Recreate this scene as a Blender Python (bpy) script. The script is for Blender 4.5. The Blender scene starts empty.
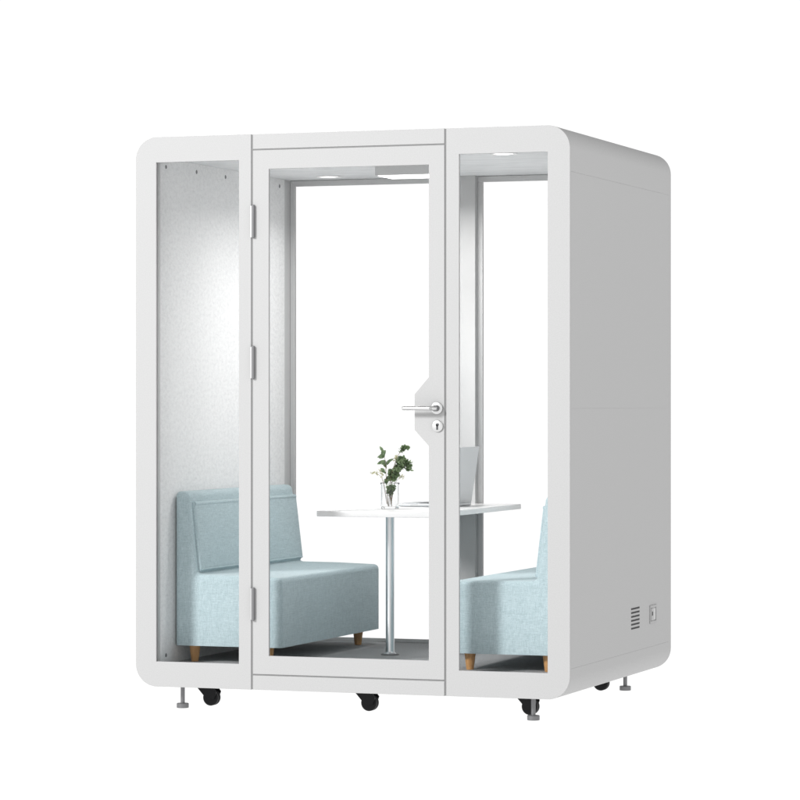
import bpy, bmesh, math, random
from mathutils import Vector, Matrix
random.seed(7)
R = math.radians
S = bpy.context.scene
C = S.collection
W, D, H, RAD = 1.8154, 1.5167, 2.2, 0.0895      # cabin body: width, depth, height, corner radius (metres)
GZ = -0.09                                        # floor level under the castors

# ------------------------------------------------------------------ materials
def mat(name, col, rough=0.5, metal=0.0, spec=0.5):
    m = bpy.data.materials.new(name); m.use_nodes = True
    b = m.node_tree.nodes['Principled BSDF']
    b.inputs['Base Color'].default_value = (*col, 1)
    b.inputs['Roughness'].default_value = rough
    b.inputs['Metallic'].default_value = metal
    b.inputs['Specular IOR Level'].default_value = spec
    return m, m.node_tree, b

def noise(nt, scale, detail=3, rough=.55, stretch=(1, 1, 1)):
    tc = nt.nodes.new('ShaderNodeTexCoord'); mp = nt.nodes.new('ShaderNodeMapping')
    mp.inputs['Scale'].default_value = stretch
    n = nt.nodes.new('ShaderNodeTexNoise'); n.inputs['Scale'].default_value = scale
    n.inputs['Detail'].default_value = detail; n.inputs['Roughness'].default_value = rough
    nt.links.new(tc.outputs['Object'], mp.inputs['Vector']); nt.links.new(mp.outputs[0], n.inputs['Vector'])
    return n.outputs['Fac']

def ramp(nt, fac, stops):
    r = nt.nodes.new('ShaderNodeValToRGB'); e = r.color_ramp.elements
    while len(e) < len(stops): e.new(0.5)
    for k, (p, c) in enumerate(stops): e[k].position = p; e[k].color = (*c, 1)
    nt.links.new(fac, r.inputs['Fac']); return r.outputs['Color']

def bump(nt, b, fac, strength, dist=0.001):
    n = nt.nodes.new('ShaderNodeBump'); n.inputs['Strength'].default_value = strength
    n.inputs['Distance'].default_value = dist
    nt.links.new(fac, n.inputs['Height']); nt.links.new(n.outputs[0], b.inputs['Normal'])

def painted(name, c, rough=.42, var=.015, bs=.12, spec=.35):
    m, nt, b = mat(name, (c, c, c), rough, 0, spec)
    f = noise(nt, 260, 4, .6)
    nt.links.new(ramp(nt, f, [(.3, (c-var,)*3), (.7, (c+var,)*3)]), b.inputs['Base Color'])
    bump(nt, b, f, bs, .0006)
    return m

M = {}
M['paint'] = painted('white_powder_coat', .482, rough=.6, var=.03, spec=.12)
M['seam'] = painted('seam_rubber', .24, .7)
M['alu'] = painted('grey_aluminium', .56, .38, .012, .05)
M['post'] = painted('white_wall_panel', .48, .5, .01)
# needle felt lining
m, nt, b = mat('needle_felt', (.7, .7, .7), .95, 0, .1)
f1 = noise(nt, 92, 6, .72, (1, .5, .8)); f2 = noise(nt, 400, 2, .6)
mx = nt.nodes.new('ShaderNodeMix'); mx.data_type = 'FLOAT'; mx.inputs[0].default_value = .3
nt.links.new(f1, mx.inputs[2]); nt.links.new(f2, mx.inputs[3])
nt.links.new(ramp(nt, mx.outputs[0], [(.36, (.75, .75, .755)), (.5, (.85, .85, .85)), (.64, (.92, .92, .92))]), b.inputs['Base Color'])
bump(nt, b, f2, .3, .001); M['felt'] = m
m, nt, b = mat('brushed_ceiling_board', (.7, .7, .7), .8, 0, .2)
f1 = noise(nt, 40, 5, .7, (.12, .35, 1))
nt.links.new(ramp(nt, f1, [(.3, (.74, .745, .75)), (.7, (.90, .90, .905))]), b.inputs['Base Color']); M['ceiling'] = m
# carpet
m, nt, b = mat('grey_carpet', (.2, .2, .2), 1, 0, .05)
f1 = noise(nt, 330, 4, .8)
nt.links.new(ramp(nt, f1, [(.32, (.20, .20, .203)), (.68, (.80, .80, .805))]), b.inputs['Base Color'])
bump(nt, b, f1, .8, .003); M['carpet'] = m
# woven melange upholstery: crossed fine threads
m, nt, b = mat('pale_blue_weave', (.4, .5, .55), .9, 0, .15)
fa = noise(nt, 205, 3, .7, (.22, 1.3, 2.8)); fb = noise(nt, 205, 3, .7, (2.8, .09, 2.8)); fc = noise(nt, 205, 3, .7, (2.8, 1.3, .22))
a1 = nt.nodes.new('ShaderNodeMath'); a1.operation = 'ADD'; nt.links.new(fa, a1.inputs[0]); nt.links.new(fb, a1.inputs[1])
a2 = nt.nodes.new('ShaderNodeMath'); a2.operation = 'ADD'; nt.links.new(a1.outputs[0], a2.inputs[0]); nt.links.new(fc, a2.inputs[1])
a3 = nt.nodes.new('ShaderNodeMath'); a3.operation = 'DIVIDE'; nt.links.new(a2.outputs[0], a3.inputs[0]); a3.inputs[1].default_value = 3
nt.links.new(ramp(nt, a3.outputs[0], [(.36, (.29, .38, .405)), (.5, (.44, .55, .58)), (.64, (.61, .715, .74))]), b.inputs['Base Color'])
b.inputs['Sheen Weight'].default_value = .25; b.inputs['Sheen Roughness'].default_value = .5
bump(nt, b, a3.outputs[0], .2, .0008); M['fabric'] = m
# beech wood legs
m, nt, b = mat('beech_wood', (.5, .28, .12), .45)
f1 = noise(nt, 30, 4, .6, (4, 4, .35))
nt.links.new(ramp(nt, f1, [(.3, (.46, .235, .085)), (.7, (.64, .36, .15))]), b.inputs['Base Color']); M['wood'] = m
M['table'] = painted('white_laminate', .74, .25, .008, .02, .5)
M['chrome'] = mat('polished_steel', (.72, .73, .74), .3, 1)[0]
M['satin'] = mat('satin_steel', (.70, .70, .70), .32, 1)[0]
M['hinge'] = mat('grey_steel_hinge', (.19, .19, .195), .5, .2)[0]
M['foot'] = mat('dull_steel', (.20, .20, .205), .42, .7)[0]
M['silver'] = mat('silver_aluminium', (.50, .52, .53), .36, .55)[0]
M['black'] = mat('black_plastic', (.007, .007, .008), .5, 0, .2)[0]
M['darkkey'] = mat('dark_plastic', (.05, .052, .055), .5)[0]
M['slot'] = mat('dark_grille', (.03, .03, .032), .7)[0]
M['plastic'] = mat('light_grey_plastic', (.40, .40, .40), .5)[0]
M['screen'] = mat('screen_glass', (.02, .022, .025), .1)[0]

def emit(name, col, st):
    m = bpy.data.materials.new(name); m.use_nodes = True; nt = m.node_tree
    for n in list(nt.nodes): nt.nodes.remove(n)
    o = nt.nodes.new('ShaderNodeOutputMaterial'); e = nt.nodes.new('ShaderNodeEmission')
    e.inputs[0].default_value = (*col, 1); e.inputs[1].default_value = st
    nt.links.new(e.outputs[0], o.inputs[0]); return m
M['lamp'] = emit('lit_diffuser', (1, .995, .985), 4)
M['lamp2'] = emit('lit_downlight_lens', (1, 1, .98), 4.0)

# window glass: clear sheet with Fresnel reflection
m = bpy.data.materials.new('clear_sheet_glass'); m.use_nodes = True; nt = m.node_tree
for n in list(nt.nodes): nt.nodes.remove(n)
o = nt.nodes.new('ShaderNodeOutputMaterial'); t = nt.nodes.new('ShaderNodeBsdfTransparent'); g = nt.nodes.new('ShaderNodeBsdfGlossy')
fr = nt.nodes.new('ShaderNodeFresnel'); fr.inputs[0].default_value = 1.13; mxs = nt.nodes.new('ShaderNodeMixShader')
t.inputs[0].default_value = (.995, .995, .995, 1); g.inputs['Roughness'].default_value = 0.0
nt.links.new(fr.outputs[0], mxs.inputs[0]); nt.links.new(t.outputs[0], mxs.inputs[1]); nt.links.new(g.outputs[0], mxs.inputs[2]); nt.links.new(mxs.outputs[0], o.inputs[0])
M['pane'] = m
m2 = m.copy(); m2.name = 'rear_sheet_glass'
for n in m2.node_tree.nodes:
    if n.type == 'FRESNEL': n.inputs[0].default_value = 1.24
M['rear_pane'] = m2
def glass(name, ior, col=(1, 1, 1)):
    m, nt, b = mat(name, col, 0.0); b.inputs['Transmission Weight'].default_value = 1; b.inputs['IOR'].default_value = ior; return m
M['glass'] = glass('vase_glass', 1.36, (.99, .995, .995)); 

def leafmat(name, c0, c1):
    m, nt, b = mat(name, c0, .55, 0, .3)
    nt.links.new(ramp(nt, noise(nt, 90, 3, .6), [(.35, c0), (.65, c1)]), b.inputs['Base Color'])
    b.inputs['Subsurface Weight'].default_value = 0
    return m
M['euc'] = leafmat('eucalyptus_leaf', (.15, .235, .105), (.36, .46, .27))
M['dark_leaf'] = leafmat('dark_leaf', (.06, .10, .048), (.19, .27, .13))
M['pale'] = leafmat('pale_dried_petal', (.42, .42, .22), (.72, .70, .52))
M['stem'] = leafmat('brown_stem', (.12, .075, .04), (.26, .17, .09))

# floor: plain white ground with an added glow that washes out the booth's shadow
m, nt, b = mat('glowing_white_floor', (.06, .06, .06), .9, 0, .0)
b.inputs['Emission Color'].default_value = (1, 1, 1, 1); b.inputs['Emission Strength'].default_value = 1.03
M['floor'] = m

# ------------------------------------------------------------------ object helpers
def finish(o, angle=32, smooth=True, wn=False):
    me = o.data
    if wn:
        md = o.modifiers.new('normals', 'WEIGHTED_NORMAL'); md.keep_sharp = True; md.weight = 60
    if smooth:
        for p in me.polygons: p.use_smooth = True
        me.set_sharp_from_angle(angle=R(angle))
    return o

def link(name, me, m, parent=None):
    o = bpy.data.objects.new(name, me); C.objects.link(o)
    if m is not None:
        me.materials.clear(); me.materials.append(m)
    if parent: o.parent = parent
    return o

def bmobj(name, bm, m, parent=None, angle=32, smooth=True, wn=False):
    bmesh.ops.recalc_face_normals(bm, faces=bm.faces[:])
    me = bpy.data.meshes.new(name); bm.to_mesh(me); bm.free()
    return finish(link(name, me, m, parent), angle, smooth, wn)

def thing(name, label, cat, loc=(0, 0, 0), group=None):
    o = bpy.data.objects.new(name, None); C.objects.link(o); o.location = loc; o.empty_display_size = .1
    tag(o, label, cat, group); return o
def tag(o, label, cat, group=None):
    o['label'] = label; o['category'] = cat
    if group: o['group'] = group
    return o

def rect(u0, z0, u1, z1): return [(u0, z0), (u1, z0), (u1, z1), (u0, z1)]
def arc(cx, cz, r, a0, a1, n=14):
    return [(cx + r*math.cos(R(a0 + (a1-a0)*k/n)), cz + r*math.sin(R(a0 + (a1-a0)*k/n))) for k in range(n+1)]

# outline(s) in the u-z plane extruded along y, thin bevel on both rims (2-D curve -> mesh)
def plate(name, loops, y0, y1, m, parent=None, bev=.0012, angle=32, res=2):
    cu = bpy.data.curves.new(name, 'CURVE'); cu.dimensions = '2D'; cu.fill_mode = 'BOTH'
    for lp in loops:
        sp = cu.splines.new('POLY'); sp.points.add(len(lp)-1); sp.use_cyclic_u = True
        for k, (a, c) in enumerate(lp): sp.points[k].co = (a, c, 0, 1)
    t = (y1-y0)/2
    cu.extrude = t-bev; cu.bevel_depth = bev; cu.bevel_resolution = res; cu.offset = -bev
    tmp = bpy.data.objects.new('tmp', cu); C.objects.link(tmp)
    dg = bpy.context.evaluated_depsgraph_get()
    me = bpy.data.meshes.new_from_object(tmp.evaluated_get(dg))
    bpy.data.objects.remove(tmp); bpy.data.curves.remove(cu)
    me.transform(Matrix.Translation((0, (y0+y1)/2, 0)) @ Matrix.Rotation(R(90), 4, 'X'))
    me.name = name
    return finish(link(name, me, m, parent), angle)

def add_box(bm, x0, y0, z0, x1, y1, z1, mtx=None):
    vs = [bm.verts.new((x, y, z)) for x in (x0, x1) for y in (y0, y1) for z in (z0, z1)]
    if mtx:
        for v in vs: v.co = mtx @ v.co
    for f in ((0, 1, 3, 2), (4, 6, 7, 5), (0, 4, 5, 1), (2, 3, 7, 6), (0, 2, 6, 4), (1, 5, 7, 3)):
        bm.faces.new([vs[i] for i in f])
    return vs
def box(name, x0, y0, z0, x1, y1, z1, m, parent=None, bev=0, seg=3, mtx=None, angle=32):
    bm = bmesh.new(); add_box(bm, x0, y0, z0, x1, y1, z1, mtx)
    if bev: bmesh.ops.bevel(bm, geom=bm.edges[:], offset=bev, segments=seg, profile=.5, affect='EDGES')
    return bmobj(name, bm, m, parent, angle, wn=bool(bev))

def add_lathe(bm, prof, cx, cy, n=40, mtx=None, close=False):
    """prof: list of (radius, z) top-to-bottom or any order; caps where radius==0"""
    rings = []
    for r, z in prof:
        if r <= 1e-7: rings.append([bm.verts.new((cx, cy, z))])
        else: rings.append([bm.verts.new((cx + r*math.cos(2*math.pi*k/n), cy + r*math.sin(2*math.pi*k/n), z)) for k in range(n)])
    if mtx:
        for rg in rings:
            for v in rg: v.co = mtx @ v.co
    pairs = list(zip(rings, rings[1:])) + ([(rings[-1], rings[0])] if close else [])
    for a, b_ in pairs:
        for k in range(n):
            k2 = (k+1) % n
            if len(a) == 1 and len(b_) == 1: continue
            if len(a) == 1: bm.faces.new((a[0], b_[k], b_[k2]))
            elif len(b_) == 1: bm.faces.new((a[k], b_[0], a[k2]))
            else: bm.faces.new((a[k], b_[k], b_[k2], a[k2]))
def lathe(name, prof, cx, cy, m, parent=None, n=40, mtx=None, close=False, angle=32):
    bm = bmesh.new(); add_lathe(bm, prof, cx, cy, n, mtx, close); return bmobj(name, bm, m, parent, angle)

def add_tube(bm, pts, rad, n=8):
    pts = [Vector(p) for p in pts]; rings = []
    if not hasattr(rad, '__len__'): rad = [rad]*len(pts)
    up = None
    for k, p in enumerate(pts):
        d = (pts[min(k+1, len(pts)-1)] - pts[max(k-1, 0)]).normalized()
        if up is None: up = d.orthogonal().normalized()
        up = (up - d*up.dot(d)).normalized(); s = d.cross(up)
        rings.append([bm.verts.new(p + (up*math.cos(2*math.pi*j/n) + s*math.sin(2*math.pi*j/n))*rad[k]) for j in range(n)])
    for a, b_ in zip(rings, rings[1:]):
        for j in range(n): bm.faces.new((a[j], b_[j], b_[(j+1) % n], a[(j+1) % n]))
    bm.faces.new(rings[0][::-1]); bm.faces.new(rings[-1])

def to_y(cx, cy, cz):      # frame whose local +z points to -y (towards the front)
    return Matrix.Translation((cx, cy, cz)) @ Matrix.Rotation(R(90), 4, 'X')
def to_x(cx, cy, cz):      # local +z points to +x
    return Matrix.Translation((cx, cy, cz)) @ Matrix.Rotation(R(90), 4, 'Y')

# ------------------------------------------------------------------ floor and light
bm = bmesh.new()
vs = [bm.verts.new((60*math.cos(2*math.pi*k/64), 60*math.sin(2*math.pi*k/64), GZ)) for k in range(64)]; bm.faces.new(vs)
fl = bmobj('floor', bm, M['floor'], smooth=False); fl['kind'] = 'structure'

w = bpy.data.worlds.new('World'); S.world = w; w.use_nodes = True; nt = w.node_tree
bg = nt.nodes['Background']; tc = nt.nodes.new('ShaderNodeTexCoord'); sx = nt.nodes.new('ShaderNodeSeparateXYZ')
mr = nt.nodes.new('ShaderNodeMapRange'); mr.inputs['From Min'].default_value = .15; mr.inputs['From Max'].default_value = .65
mr.inputs['To Min'].default_value = 1.06; mr.inputs['To Max'].default_value = .42
nt.links.new(tc.outputs['Generated'], sx.inputs[0]); nt.links.new(sx.outputs['Z'], mr.inputs['Value']); nt.links.new(mr.outputs[0], bg.inputs['Strength'])
bg.inputs['Color'].default_value = (1, 1, 1, 1)

def area(name, loc, target, size, power, col=(1, 1, 1), shape='DISK'):
    l = bpy.data.lights.new(name, 'AREA'); l.shape = shape; l.size = size; l.energy = power; l.color = col
    o = bpy.data.objects.new(name, l); C.objects.link(o); o.location = loc
    o.rotation_euler = (Vector(target)-Vector(loc)).to_track_quat('-Z', 'Y').to_euler()
    return o
dirv = Vector((.6, 1, -.5)).normalized(); tgt = Vector((.95, .2, 1.3))
area('softbox_lamp', tgt - dirv*14.0, tgt, 2.4, 1640)
area('fill_lamp', (6.0, -1.6, 3.4), (1.8, .6, 1.3), 1.6, 17)

# ------------------------------------------------------------------ the cabin
pod = thing('meeting_booth', 'light grey booth with rounded corners, glazed door and glass front, standing on black castors', 'meeting booth', (W/2, D/2, GZ))
INV = Matrix.Translation((-W/2, -D/2, -GZ))
def P(o):   # parent a world-space mesh to the booth
    o.parent = pod; o.matrix_parent_inverse = INV; return o
s1, s2 = .5033, .5033; s2 = W-s1
G = .0040
a0, a1, c0, c1 = .0892, .4472, W-.4472, W-.0892
b0, b1 = .5751, 1.2444
PT, PB, DT, DB, HT, HB = 2.0989, .1007, 2.0614, .1357, 2.1388, .0598
FT = .013
# rounded side modules
left = [(s1-G, H), (s1-G, 0)][::-1] + arc(RAD, H-RAD, RAD, 90, 180) + arc(RAD, RAD, RAD, 180, 270)
right = [(W-x, z) for x, z in left][::-1]
fl_ = P(plate('side_frame', [left, rect(a0, PB, a1, PT)], 0, FT, M['paint']))
fr_ = P(plate('side_frame', [right, rect(c0, PB, c1, PT)], 0, FT, M['paint']))
def sub(o, par):   # sub-part of a part that already sits in booth space
    o.parent = par; o.matrix_parent_inverse = Matrix.Identity(4); return o
for fo, u0, u1 in ((fl_, a0, a1), (fr_, c0, c1)):
    sub(box('glass_pane', u0-.006, .0136, PB-.006, u1+.006, .0196, PT+.006, M['pane']), fo)
P(plate('header_panel', [rect(s1+G, HT+G*.7, s2-G, H)], 0, FT, M['paint']))
P(plate('sill_panel', [rect(s1+G, 0, s2-G, HB-G*.7)], 0, FT, M['paint']))
# dark rubber behind the joints
for u in (s1, s2): P(box('joint_seal', u-G+.0002, .003, .0015, u+G-.0002, FT-.002, H-.0015, M['seam']))
for z in (HT, HB): P(box('joint_seal', s1+G+.0005, .003, z-.7*G+.0002, s2-G-.0005, FT-.002, z+.7*G-.0002, M['seam']))
# door: frame whose right stile widens into a lock plate
door = P(plate('door', [rect(s1+G, HB+G*.7, s2-G, HT-G*.7),
        [(b0, DB), (b1, DB), (b1, .969), (1.186, 1.031), (1.186, 1.170), (b1, 1.236), (b1, DT), (b0, DT)]], 0, FT, M['paint']))
sub(box('glass_pane', b0-.006, .0136, DB-.006, b1+.006, .0196, DT+.006, M['pane']), door)
for z in (1.8545, 1.296, .3395):
    h = sub(box('hinge', .5045, -.013, z-.066, .5175, .0, z+.066, M['hinge'], bev=.004, seg=3), door)
    sub(box('hinge_leaf', .4975, -.0035, z-.063, .5042, .0, z+.063, M['satin'], bev=.001, seg=1), door)
# lever handle and keyhole escutcheon
hz, hu = 1.1155, 1.2795
lh = sub(lathe('lever_handle', [(0, .010), (.021, .010), (.0245, .0085), (.0252, 0), (0, 0)], 0, 0, M['satin'], n=48, mtx=to_y(hu, 0, hz) @ Matrix.Diagonal((.94, .94, 1, 1))), door)
bm = bmesh.new()
pts = [(hu, -.009, hz), (hu, -.034, hz)] + [(hu - .016*math.sin(R(a)), -.034-.016+.016*math.cos(R(a)), hz) for a in (22, 45, 67, 90)] + [(hu-.05, -.050, hz), (1.156, -.050, hz), (1.153, -.050, hz)]
add_tube(bm, pts, [.0095]*2 + [.0092]*4 + [.0082, .0078, .006], 20)
lever = sub(bmobj('lever', bm, M['satin'], angle=50), door)
sub(lathe('lever_neck', [(0, .036), (.0115, .036), (.0125, .030), (.0125, .0095), (0, .0095)], 0, 0, M['hinge'], n=32, mtx=to_y(hu, 0, hz)), door)
ku, kz = 1.2815, 1.046
sub(lathe('keyhole_plate', [(0, .0075), (.021, .0075), (.0240, .006), (.0248, 0), (0, 0)], 0, 0, M['satin'], n=48, mtx=to_y(ku, 0, kz) @ Matrix.Diagonal((.92, .92, 1, 1))), door)
bm = bmesh.new()
add_lathe(bm, [(0, .0012), (.0068, .0012), (.0068, 0), (0, 0)], 0, 0, 24, to_y(ku, -.0075, kz+.006)); add_box(bm, ku-.0036, -.0087, kz-.0145, ku+.0036, -.0075, kz+.004)
sub(bmobj('keyhole', bm, M['darkkey'], smooth=False), door)

# outer skin: cap, base, two side walls, with hairline joints over an inner core
T = .010; J = .00022; zt, zb, zm = 2.022, .118, 1.115
oc = arc(W-RAD, H-RAD, RAD, 0, 90) + arc(RAD, H-RAD, RAD, 90, 180)
ic = [(x, z) for x, z in (arc(RAD, H-RAD, RAD-T, 180, 90) + arc(W-RAD, H-RAD, RAD-T, 90, 0))]
BK = D - .045
P(plate('top_cover', [[(W, zt+J)] + oc + [(0, zt+J), (T, zt+J)] + ic + [(W-T, zt+J)]], FT, BK, M['paint'], bev=.0003, res=0))
flip = lambda L: [(x, z) for x, z in L]
oc2 = arc(RAD, RAD, RAD, 180, 270) + arc(W-RAD, RAD, RAD, 270, 360)
ic2 = arc(W-RAD, RAD, RAD-T, 360, 270) + arc(RAD, RAD, RAD-T, 270, 180)
P(plate('base_cover', [[(0, zb-J)] + oc2 + [(W, zb-J), (W-T, zb-J)] + ic2 + [(T, zb-J)]], FT, BK, M['paint'], bev=.0003, res=0))
for x0, x1 in ((0, T), (W-T, W)):
    P(plate('side_wall', [rect(x0, zb+J, x1, zm-.0001)], FT, BK, M['paint'], bev=.0003, res=0))
    P(plate('side_wall', [rect(x0, zm+.0001, x1, zt-J)], FT, BK, M['paint'], bev=.0003, res=0))
CZ, FZ, WU = 2.122, .085, .088     # ceiling, interior floor, lining plane
core_out = arc(W-RAD, H-RAD, RAD-T-.0008, 0, 90) + arc(RAD, H-RAD, RAD-T-.0008, 90, 180) + arc(RAD, RAD, RAD-T-.0008, 180, 270) + arc(W-RAD, RAD, RAD-T-.0008, 270, 360)
P(plate('wall_core', [core_out, rect(WU-.012, FZ-.012, W-WU+.012, CZ+.012)], FT+.001, BK-.001, M['alu'], bev=.0003, res=0))
# interior linings
FE = 1.393
for x0, x1 in ((WU-.011, WU), (W-WU, W-WU+.011)):
    P(box('wall_trim', x0, FT+.0085, FZ, x1, .0425, CZ, M['alu']))
P(box('felt_lining', WU-.011, .0435, FZ, WU, FE, CZ, M['felt']))
P(box('felt_lining', W-WU, .0435, FZ, W-WU+.011, FE, CZ, M['felt']))
P(box('wall_trim', WU-.011, FE+.0002, FZ, WU, 1.459, CZ, M['alu']))
P(box('wall_trim', W-WU, FE+.0002, FZ, W-WU+.011, 1.459, CZ, M['alu']))
P(box('ceiling_panel', WU+.0005, FT+.0085, CZ, W-WU-.0005, 1.459, CZ+.011, M['ceiling']))
P(box('carpet_floor', WU+.0005, FT+.0085, FZ-.011, W-WU-.0005, 1.459, FZ, M['carpet']))
for y, z in ((.1, 2.088), (.411, 2.089), (.719, 2.089), (1.03, 2.09), (1.333, 2.09), (.1, .118)):
    P(lathe('panel_screw', [(0, .0015), (.007, .0015), (.0085, 0), (0, 0)], 0, 0, M['hinge'], n=20, mtx=to_x(WU, y, z)))
# rear glazed frame in two bays around a solid centre panel
e0, e1, e2, e3 = .110, .8255, .9865, W-.110
back_outer = arc(W-RAD, H-RAD, RAD, 0, 90) + arc(RAD, H-RAD, RAD, 90, 180) + arc(RAD, RAD, RAD, 180, 270) + arc(W-RAD, RAD, RAD, 270, 360)
bo = P(plate('rear_rim', [back_outer, rect(WU, FZ+.001, W-WU, CZ-.001)], BK, D, M['paint'], bev=.0003, res=0))
def mitred(name, u0, u1, o0, o1):
    """frame bay made of four mitred bars"""
    z0, z1, q0, q1 = FZ+.0015, CZ-.0015, .1005, 2.096
    g = .0006
    bars = [[(u0, z0), (o0, q0), (o0, q1), (u0, z1)], [(u1, z0), (o1, q0), (o1, q1), (u1, z1)],
            [(u0, z1), (o0, q1), (o1, q1), (u1, z1)], [(u0, z0), (o0, q0), (o1, q0), (u1, z0)]]
    bm = bmesh.new()
    for k, q in enumerate(bars):
        cx = sum(a for a, _ in q)/4; cz = sum(c for _, c in q)/4
        q = [(a + (g if k in (2, 3) else 0)*(1 if a < cx else -1), c - (g if k in (0, 1) else 0)*(1 if c > cz else -1)) for a, c in q]
        f = [bm.verts.new((a, 1.461, c)) for a, c in q]; bk = [bm.verts.new((a, 1.476, c)) for a, c in q]
        bm.faces.new(f); bm.faces.new(bk[::-1])
        for i in range(4): bm.faces.new((f[i], bk[i], bk[(i+1) % 4], f[(i+1) % 4]))
    o = P(bmobj(name, bm, M['alu'], smooth=False))
    sub(box('glass_pane', min(o0, o1)-.004, 1.467, q0-.004, max(o0, o1)+.004, 1.473, q1+.004, M['rear_pane']), o)
    return o
mitred('rear_frame', WU+.0005, .9075, e0, e1-.0)
mitred('rear_frame', .9085, W-WU-.0005, e2, e3)
P(box('centre_panel', .850, 1.420, FZ, .9665, 1.4605, CZ, M['post'], bev=.001, seg=1))
# ceiling lights
for u, y in ((.348, 1.262), (1.45, .309)):
    dl = P(lathe('downlight', [(.040, 0), (.055, 0), (.055, -.0025), (.051, -.004), (.044, -.004), (.040, -.001)], u, y, M['satin'], n=48, mtx=Matrix.Translation((0, 0, CZ)), close=True))
    sub(lathe('lens', [(0, -.0012), (.0395, -.0012), (.0395, .0), (0, .0)], u, y, M['lamp2'], n=48, mtx=Matrix.Translation((0, 0, CZ-.0008))), dl)
    l = bpy.data.lights.new('downlight_lamp', 'SPOT'); l.energy = 3; l.spot_size = R(125); l.spot_blend = 1; l.shadow_soft_size = .035
    lo = bpy.data.objects.new('downlight_lamp', l); C.objects.link(lo); lo.location = (u, y, CZ-.03)
cb = P(box('ceiling_light', .750, .745, 2.082, 1.041, .95, CZ-.0005, M['alu'], bev=.001, seg=1))
sub(plate('diffuser', [rect(0, 0, .276, .175)], 0, .002, M['lamp'], bev=.0003, res=0), cb)
cb.children[0].data.transform(Matrix.Translation((.757, .764, 2.0815)) @ Matrix.Rotation(R(90), 4, 'X').inverted() @ Matrix.Translation((0, 0, 0)))
l = bpy.data.lights.new('ceiling_panel_lamp', 'AREA'); l.shape = 'RECTANGLE'; l.size = .27; l.size_y = .17; l.energy = 10.5; l.spread = R(163); l.color = (1, .995, .985)
lo = bpy.data.objects.new('ceiling_panel_lamp', l); C.objects.link(lo); lo.location = (.895, .8515, 2.0775)
# ventilation slots and power inlet on the right wall
bm = bmesh.new()
for k in range(6):
    for q in range(6): add_box(bm, W, .878+q*.0218, .293-k*.016-.0034, W+.0012, .878+q*.0218+.0178, .293-k*.016+.0034)
P(bmobj('air_vent', bm, M['slot'], smooth=False))
po = P(plate('power_inlet', [rect(1.166, .214, 1.270, .290), rect(1.176, .224, 1.260, .280)], 0, .004, M['plastic'], bev=.001))
po.data.transform(Matrix.Translation((W+.004, 0, 0)) @ Matrix.Rotation(R(90), 4, 'Z') )
sub(box('rocker_switch', W+.0, 1.182, .226, W+.0055, 1.216, .278, M['paint'], bev=.002, seg=2), po)
sub(box('socket', W+.0, 1.222, .228, W+.0018, 1.256, .276, M['alu'], bev=.0006, seg=1), po)
sub(box('fuse_slot', W+.0055, 1.186, .247, W+.0062, 1.200, .264, M['slot']), po)

# castors and levelling feet
def castor(x, y):
    bm = bmesh.new()
    # mounting plate, raked fork (two cheeks) under the base
    add_box(bm, x-.060, y-.028, -.012, x+.022, y+.028, -.001)
    sh = [(-.060, -.010), (.012, -.010), (.030, -.034), (.020, -.062), (-.004, -.066), (-.028, -.046)]
    for yy in (-.026, .020):
        f = [bm.verts.new((x+a, y+yy, c)) for a, c in sh]; g_ = [bm.verts.new((x+a, y+yy+.006, c)) for a, c in sh]
        bm.faces.new(f); bm.faces.new(g_[::-1])
        for i in range(6): bm.faces.new((f[i], g_[i], g_[(i+1) % 6], f[(i+1) % 6]))
    o = P(bmobj('castor', bm, M['black'], smooth=False))
    for yy in (-.018, .001):
        sub(lathe('castor_wheel', [(0, -.0085), (.028, -.0085), (.0325, -.005), (.0325, .005), (.028, .0085), (0, .0085)], 0, 0, M['black'], n=40, mtx=to_y(x, y+yy+.008, -.0575)), o)
    return o
for x, y in ((.240, .215), (.921, .220), (1.570, .285), (.240, 1.33), (1.545, 1.385)): castor(x, y)
for x, y in ((.168, .085), (1.643, .085), (.168, 1.42), (1.640, 1.42)):
    ft = P(lathe('levelling_foot', [(0, .0), (.0085, .0), (.0085, -.070), (.0225, -.071), (.0245, -.073), (.0245, -.0885), (.023, -.09), (0, -.09)], x, y, M['foot'], n=32))

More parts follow.
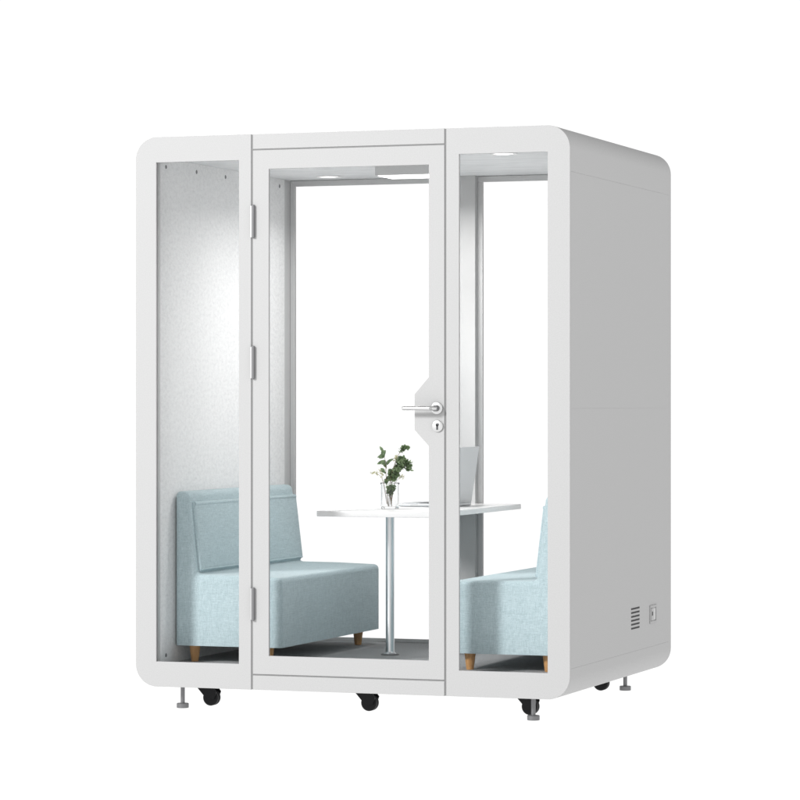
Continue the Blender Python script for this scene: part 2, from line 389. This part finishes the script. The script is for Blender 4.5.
# ------------------------------------------------------------------ sofas
def polyprism(bm, prof, y0, y1, bev, seg=4, zmin=-9):
    a = [bm.verts.new((x, y0, z)) for x, z in prof]; b_ = [bm.verts.new((x, y1, z)) for x, z in prof]
    n = len(prof); bm.faces.new(a); bm.faces.new(b_[::-1])
    for i in range(n): bm.faces.new((a[i], b_[i], b_[(i+1) % n], a[(i+1) % n]))
    bmesh.ops.recalc_face_normals(bm, faces=bm.faces[:])
    if bev:
        es = [e for e in bm.edges if e.calc_face_angle(0) > .5 and max(v.co.z for v in e.verts) > zmin]
        bmesh.ops.bevel(bm, geom=es, offset=bev, segments=seg, profile=.5, affect='EDGES', clamp_overlap=True)
SY0, SY1 = .173, 1.333
def make_sofa(label, mirror):
    # local frame: x from the wall outwards, origin at the wall-side floor centre
    t = thing('sofa', label, 'sofa', (0, 0, 0), 'pale blue two seat sofas facing each other in the booth')
    t.location = (.095, (SY0+SY1)/2, FZ) if not mirror else (W-.095, (SY0+SY1)/2, FZ)
    if mirror: t.rotation_euler.z = math.pi
    L = (SY1-SY0)/2
    z0, zs, ztp = .153-FZ, .437-FZ, .779-FZ
    bm = bmesh.new()
    polyprism(bm, [(0, z0), (.464, z0), (.464, zs-.003), (.27, zs+.003), (.094, zs+.004), (.058, ztp-.004), (0, ztp)], -L, L, .021, 5, z0+.001)
    o = bmobj('sofa_body', bm, M['fabric'], t, angle=80, wn=True)
    ya, yb = (-L+.030, L-.006) if not mirror else (-L+.006, L-.030)
    bm = bmesh.new()
    polyprism(bm, [(.045, zs-.02), (.094, zs+.006), (.107, zs+.028), (.076, zs+.284), (.068, zs+.296), (.040, zs+.302)], ya, yb, .006, 3)
    bmobj('back_cushion', bm, M['fabric'], t, angle=70, wn=True)
    # piping along the cushion's lower and upper front edges
    bm = bmesh.new(); add_tube(bm, [(.1045, ya+.006, zs+.024), (.1045, yb-.006, zs+.024)], .0042, 10)
    add_tube(bm, [(.0690, ya+.006, zs+.289), (.0690, yb-.006, zs+.289)], .009, 14)
    bmobj('piping', bm, M['fabric'], t, angle=60)
    for x in (.062, .385):
        for y in (-L+.062, L-.062):
            lathe('leg', [(0, z0+.004), (.0235, z0+.004), (.0150, .003), (.0135, 0), (0, 0)], x, y, M['wood'], t, n=28)
    return t
sofa_l = make_sofa('pale blue sofa against the left felt wall, seen through the glazed door', False)
sofa_r = make_sofa('pale blue sofa at the right, mostly hidden by the booth frame', True)

# ------------------------------------------------------------------ table
tz = .699
tb = thing('table', 'narrow white table top on one polished steel pole between the two sofas', 'table', (.80, .80, FZ))
TI = Matrix.Translation((-.80, -.80, -FZ))
def TP(o): o.parent = tb; o.matrix_parent_inverse = TI; return o
bm = bmesh.new()
add_box(bm, .650, .3235, tz-.022, 1.166, 1.457, tz)
ve = [e for e in bm.edges if abs(e.verts[0].co.z-e.verts[1].co.z) > .01]
bmesh.ops.bevel(bm, geom=ve, offset=.012, segments=5, profile=.5, affect='EDGES')
he = [e for e in bm.edges if e.calc_face_angle(0) > 1.2]
bmesh.ops.bevel(bm, geom=he, offset=.002, segments=2, profile=.5, affect='EDGES')
TP(bmobj('table_top', bm, M['table'], angle=40))
PX, PY = .797, .80
TP(lathe('pole', [(0, tz-.0225), (.0178, tz-.0225), (.0178, FZ+.016), (.0195, FZ+.011), (.026, FZ+.0065), (.030, FZ+.0045), (0, FZ+.0045)], PX, PY, M['chrome'], n=56, angle=60))
TP(lathe('base_plate', [(0, FZ+.0060), (.034, FZ+.0060), (.038, FZ+.004), (.038, FZ), (0, FZ)], PX, PY, M['hinge'], n=56))
TP(lathe('mounting_flange', [(0, tz-.0225), (.05, tz-.0225), (.05, tz-.026), (0, tz-.026)], PX, PY, M['satin'], n=40))

# ------------------------------------------------------------------ laptop (hinge on the right, opened to the left)
lp = thing('laptop', 'open silver laptop on the white table with its lid leaning to the right', 'laptop', (.90, 1.065, tz))
LI = Matrix.Translation((-.90, -1.065, -tz))
def LP(o): o.parent = lp; o.matrix_parent_inverse = LI; return o
hx, y1_, y2_ = 1.016, .93, 1.20
base = LP(box('laptop_base', .786, y1_, tz+.001, hx+.006, y2_, tz+.0145, M['silver'], bev=.0045, seg=4))
sub(box('keyboard', .86, y1_+.02, tz+.0143, .99, y2_-.02, tz+.0156, M['darkkey']), base)
sub(box('touchpad', .800, y1_+.09, tz+.0143, .850, y2_-.09, tz+.0150, M['silver']), base)
sub(box('port', .840, y1_-.0004, tz+.006, .875, y1_+.004, tz+.011, M['plastic']), base)
sub(box('port', .940, y1_-.0004, tz+.006, .952, y1_+.004, tz+.011, M['darkkey']), base)
rot = Matrix.Translation((hx+.003, 0, tz+.013)) @ Matrix.Rotation(R(8.6), 4, 'Y')
lid = LP(box('laptop_lid', -.003, y1_+.001, .0, .004, y2_-.001, .241, M['silver'], bev=.0028, seg=3, mtx=rot))
sub(box('screen', -.0036, y1_+.012, .014, -.0030, y2_-.012, .231, M['screen'], mtx=rot), lid)

# ------------------------------------------------------------------ vase with cut greenery
VX, VY, VZ = .845, .665, tz+.0008
vase = thing('vase', 'clear straight glass vase holding cut stems on the white table', 'vase', (VX, VY, tz))
vi = Matrix.Translation((-VX, -VY, -tz))
o = lathe('glass_body', [(0, VZ), (.0355, VZ), (.0368, VZ+.002), (.0368, VZ+.096), (.0385, VZ+.1015), (.0405, VZ+.1055), (.0398, VZ+.107), (.0372, VZ+.1045), (.0345, VZ+.097), (.0345, VZ+.012), (.033, VZ+.009), (0, VZ+.009)], VX, VY, M['glass'], n=64, angle=50)
o.parent = vase; o.matrix_parent_inverse = vi

def px(X, Y, dy=0.0):      # sketch units of the reference (x right, y down) -> metres in the vase's plane
    return Vector((VX + (X-389.6)/228.2, VY+dy, VZ + (508.6-Y)/239.8))
def leaf(bm, p, d, nrm, L, Wd, curl=.15):
    """folded pointed leaf: 2 x 5 faces with midrib crease"""
    d = d.normalized(); s = d.cross(nrm).normalized(); n = s.cross(d).normalized()
    prev = None
    for k in range(6):
        t = k/5; wd = Wd*math.sin(math.pi*(t*.92+.06))**.8; c = p + d*L*t + n*(-curl*L*t*t)
        row = [bm.verts.new(c - s*wd*.5 + n*wd*.12), bm.verts.new(c), bm.verts.new(c + s*wd*.5 + n*wd*.12)]
        if prev:
            bm.faces.new((prev[0], prev[1], row[1], row[0])); bm.faces.new((prev[1], prev[2], row[2], row[1]))
        prev = row
def spline(pts, n=8):
    out = []
    P_ = [pts[0]] + pts + [pts[-1]]
    for i in range(1, len(P_)-2):
        for k in range(n):
            t = k/n; a, b_, c, d_ = P_[i-1], P_[i], P_[i+1], P_[i+2]
            out.append(.5*((2*b_) + (c-a)*t + (2*a-5*b_+4*c-d_)*t*t + (3*b_-a-3*c+d_)*t*t*t))
    out.append(pts[-1]); return out
def rv(s=1): return Vector((random.uniform(-s, s), random.uniform(-s, s), random.uniform(-s, s)))
def sprig(name, label, cat, paths, leafm, mk, r0=.0016, group=None):
    root = thing(name, label, cat, (VX, VY, VZ+.01), group)
    inv = Matrix.Translation((-VX, -VY, -VZ-.01))
    bs = bmesh.new(); bl = bmesh.new()
    for pth in paths:
        sp = spline(pth); n = len(sp); add_tube(bs, sp, [r0*(1-.65*k/n) for k in range(n)], 7); mk(bl, sp)
    for nm, b_, mt in (('stem', bs, M['stem']), ('foliage', bl, leafm)):
        if not b_.verts: b_.free(); continue
        if nm == 'foliage':
            me = bpy.data.meshes.new(nm); b_.to_mesh(me); b_.free(); ob = link(nm, me, mt)
            for p_ in me.polygons: p_.use_smooth = True
        else: ob = bmobj(nm, b_, mt, angle=60)
        ob.parent = root; ob.matrix_parent_inverse = inv
    return root
def euc(start, dens, Lr):
    def mk(bm, sp):
        n = len(sp); k = float(start*n)
        while k < n-1:
            p = sp[int(k)]; d = (sp[min(int(k)+1, n-1)]-sp[int(k)-1]).normalized()
            for sgn in (-1, 1, .3, .6):
                side = d.cross(rv(1)).normalized(); dd = (side + d*random.uniform(.1, .8)).normalized()
                L = random.uniform(*Lr)*(1-.25*k/n)
                leaf(bm, p + rv(.0035), dd, (d + rv(.7)).normalized(), L, L*random.uniform(.85, 1.0), random.uniform(-.1, .35))
            k += dens
    return mk
sprig('eucalyptus_branch', 'full round-leaved green branch leaning right out of the glass vase', 'branch',
      [[px(391, 506, .004), px(389.5, 492, .0), px(393, 480, -.004), px(398, 470, -.01), px(403, 463, -.006), px(407.5, 463.5, 0), px(408.5, 469.5, .004)],
       [px(391, 505, .0), px(392, 490, -.006), px(390.5, 476, .008), px(396, 467, .012), px(400.5, 459, .014), px(402, 463, .016)],
       [px(391, 503, .004), px(391.5, 491, -.02), px(394, 487, -.024)]],
      M['euc'], euc(.34, .62, (.017, .027)))
sprig('eucalyptus_branch', 'thin upright round-leaved sprig, the tallest in the glass vase', 'branch',
      [[px(389, 506, -.004), px(391, 480, -.01), px(395.5, 462, -.004), px(399, 453.5, .004), px(402.5, 449, .006), px(404.5, 447.5, 0), px(408.5, 449, -.004)]],
      M['euc'], euc(.52, .8, (.010, .016)), .0012)
def dark(bm, sp):
    L = [((385.6, 464.5), (6.8, -5.6), .036, .011), ((384, 455), (-4.5, 2.6), .028, .014), ((383, 453), (-3, -5.2), .028, .009), ((382, 456), (3, -4.2), .024, .018),
         ((385.5, 461), (-8, 3.2), .036, .011), ((384.5, 473), (-4.5, -4.5), .026, .013), ((383, 456.5), (-6, .5), .027, .010), ((385.7, 468), (-3, -6), .024, .010), ((386, 483), (2.5, -7), .030, .013), ((386.5, 484), (-3, -6), .02, .01)]
    for (X, Y), (dx, dy), l, wd in L:
        leaf(bm, px(X, Y, random.uniform(-.004, .004)), Vector((dx, random.uniform(-2, 1), -dy)), Vector((.2, -1, .35))+rv(.3), l*1.1, wd*1.35, .25)
        leaf(bm, px(X+.5, Y+1, random.uniform(-.008, .004)), Vector((dx*.6, -1, -dy*.8)), Vector((.3, -1, .5))+rv(.5), l*.7, wd*.8, .2)
sprig('leafy_branch', 'dark pointed-leaf branch standing at the left in the glass vase', 'branch',
      [[px(387.5, 506, .006), px(386.8, 490, .0), px(386, 474, -.004), px(385.3, 463, 0), px(383, 455.5, .004)]], M['dark_leaf'], dark, .0017)
def pale(bm, sp):
    for k in range(int(len(sp)*.62), len(sp)):
        p = sp[k]
        for _ in range(2): leaf(bm, p + rv(.004), rv(1)+Vector((0, 0, .4)), rv(1), random.uniform(.006, .013), random.uniform(.003, .006), .2)
sprig('dried_flower', 'pale yellow dried sprigs arching sideways over the vase rim', 'dried flowers',
      [[px(387, 504, -.006), px(384.5, 486, -.012), px(381.5, 477, -.012), px(376, 473.5, -.012), px(372, 474, -.012)],
       [px(388, 504, -.01), px(385.5, 486, -.016), px(382.5, 476, -.014), px(380.5, 471, -.012)],
       [px(391, 504, -.008), px(395, 486, -.014), px(400, 478, -.012), px(403.5, 477.5, -.01)],
       [px(390, 504, .01), px(393.5, 480, .014), px(396.5, 460, -.012), px(397, 458.5, -.016)]], M['pale'], pale, .0009)

# ------------------------------------------------------------------ camera
cd = bpy.data.cameras.new('camera'); cam = bpy.data.objects.new('camera', cd); C.objects.link(cam)
cam.location = (5.2404, -11.5581, 1.1398); cam.rotation_euler = (R(90), 0, R(19.595))
cd.lens = 3149.92/800*36; cd.sensor_width = 36; cd.shift_y = 1.95/800; cd.clip_end = 500; cd.clip_start = .1
S.camera = cam
S.view_settings.view_transform = 'Standard'; S.view_settings.look = 'None'; S.view_settings.exposure = 0; S.view_settings.gamma = 1
S.render.engine = 'CYCLES'; cy = S.cycles
cy.use_denoising = True; cy.max_bounces = 16; cy.transmission_bounces = 14; cy.transparent_max_bounces = 24; cy.diffuse_bounces = 5; cy.glossy_bounces = 6
cy.sample_clamp_indirect = 8; cy.caustics_refractive = True; cy.caustics_reflective = False
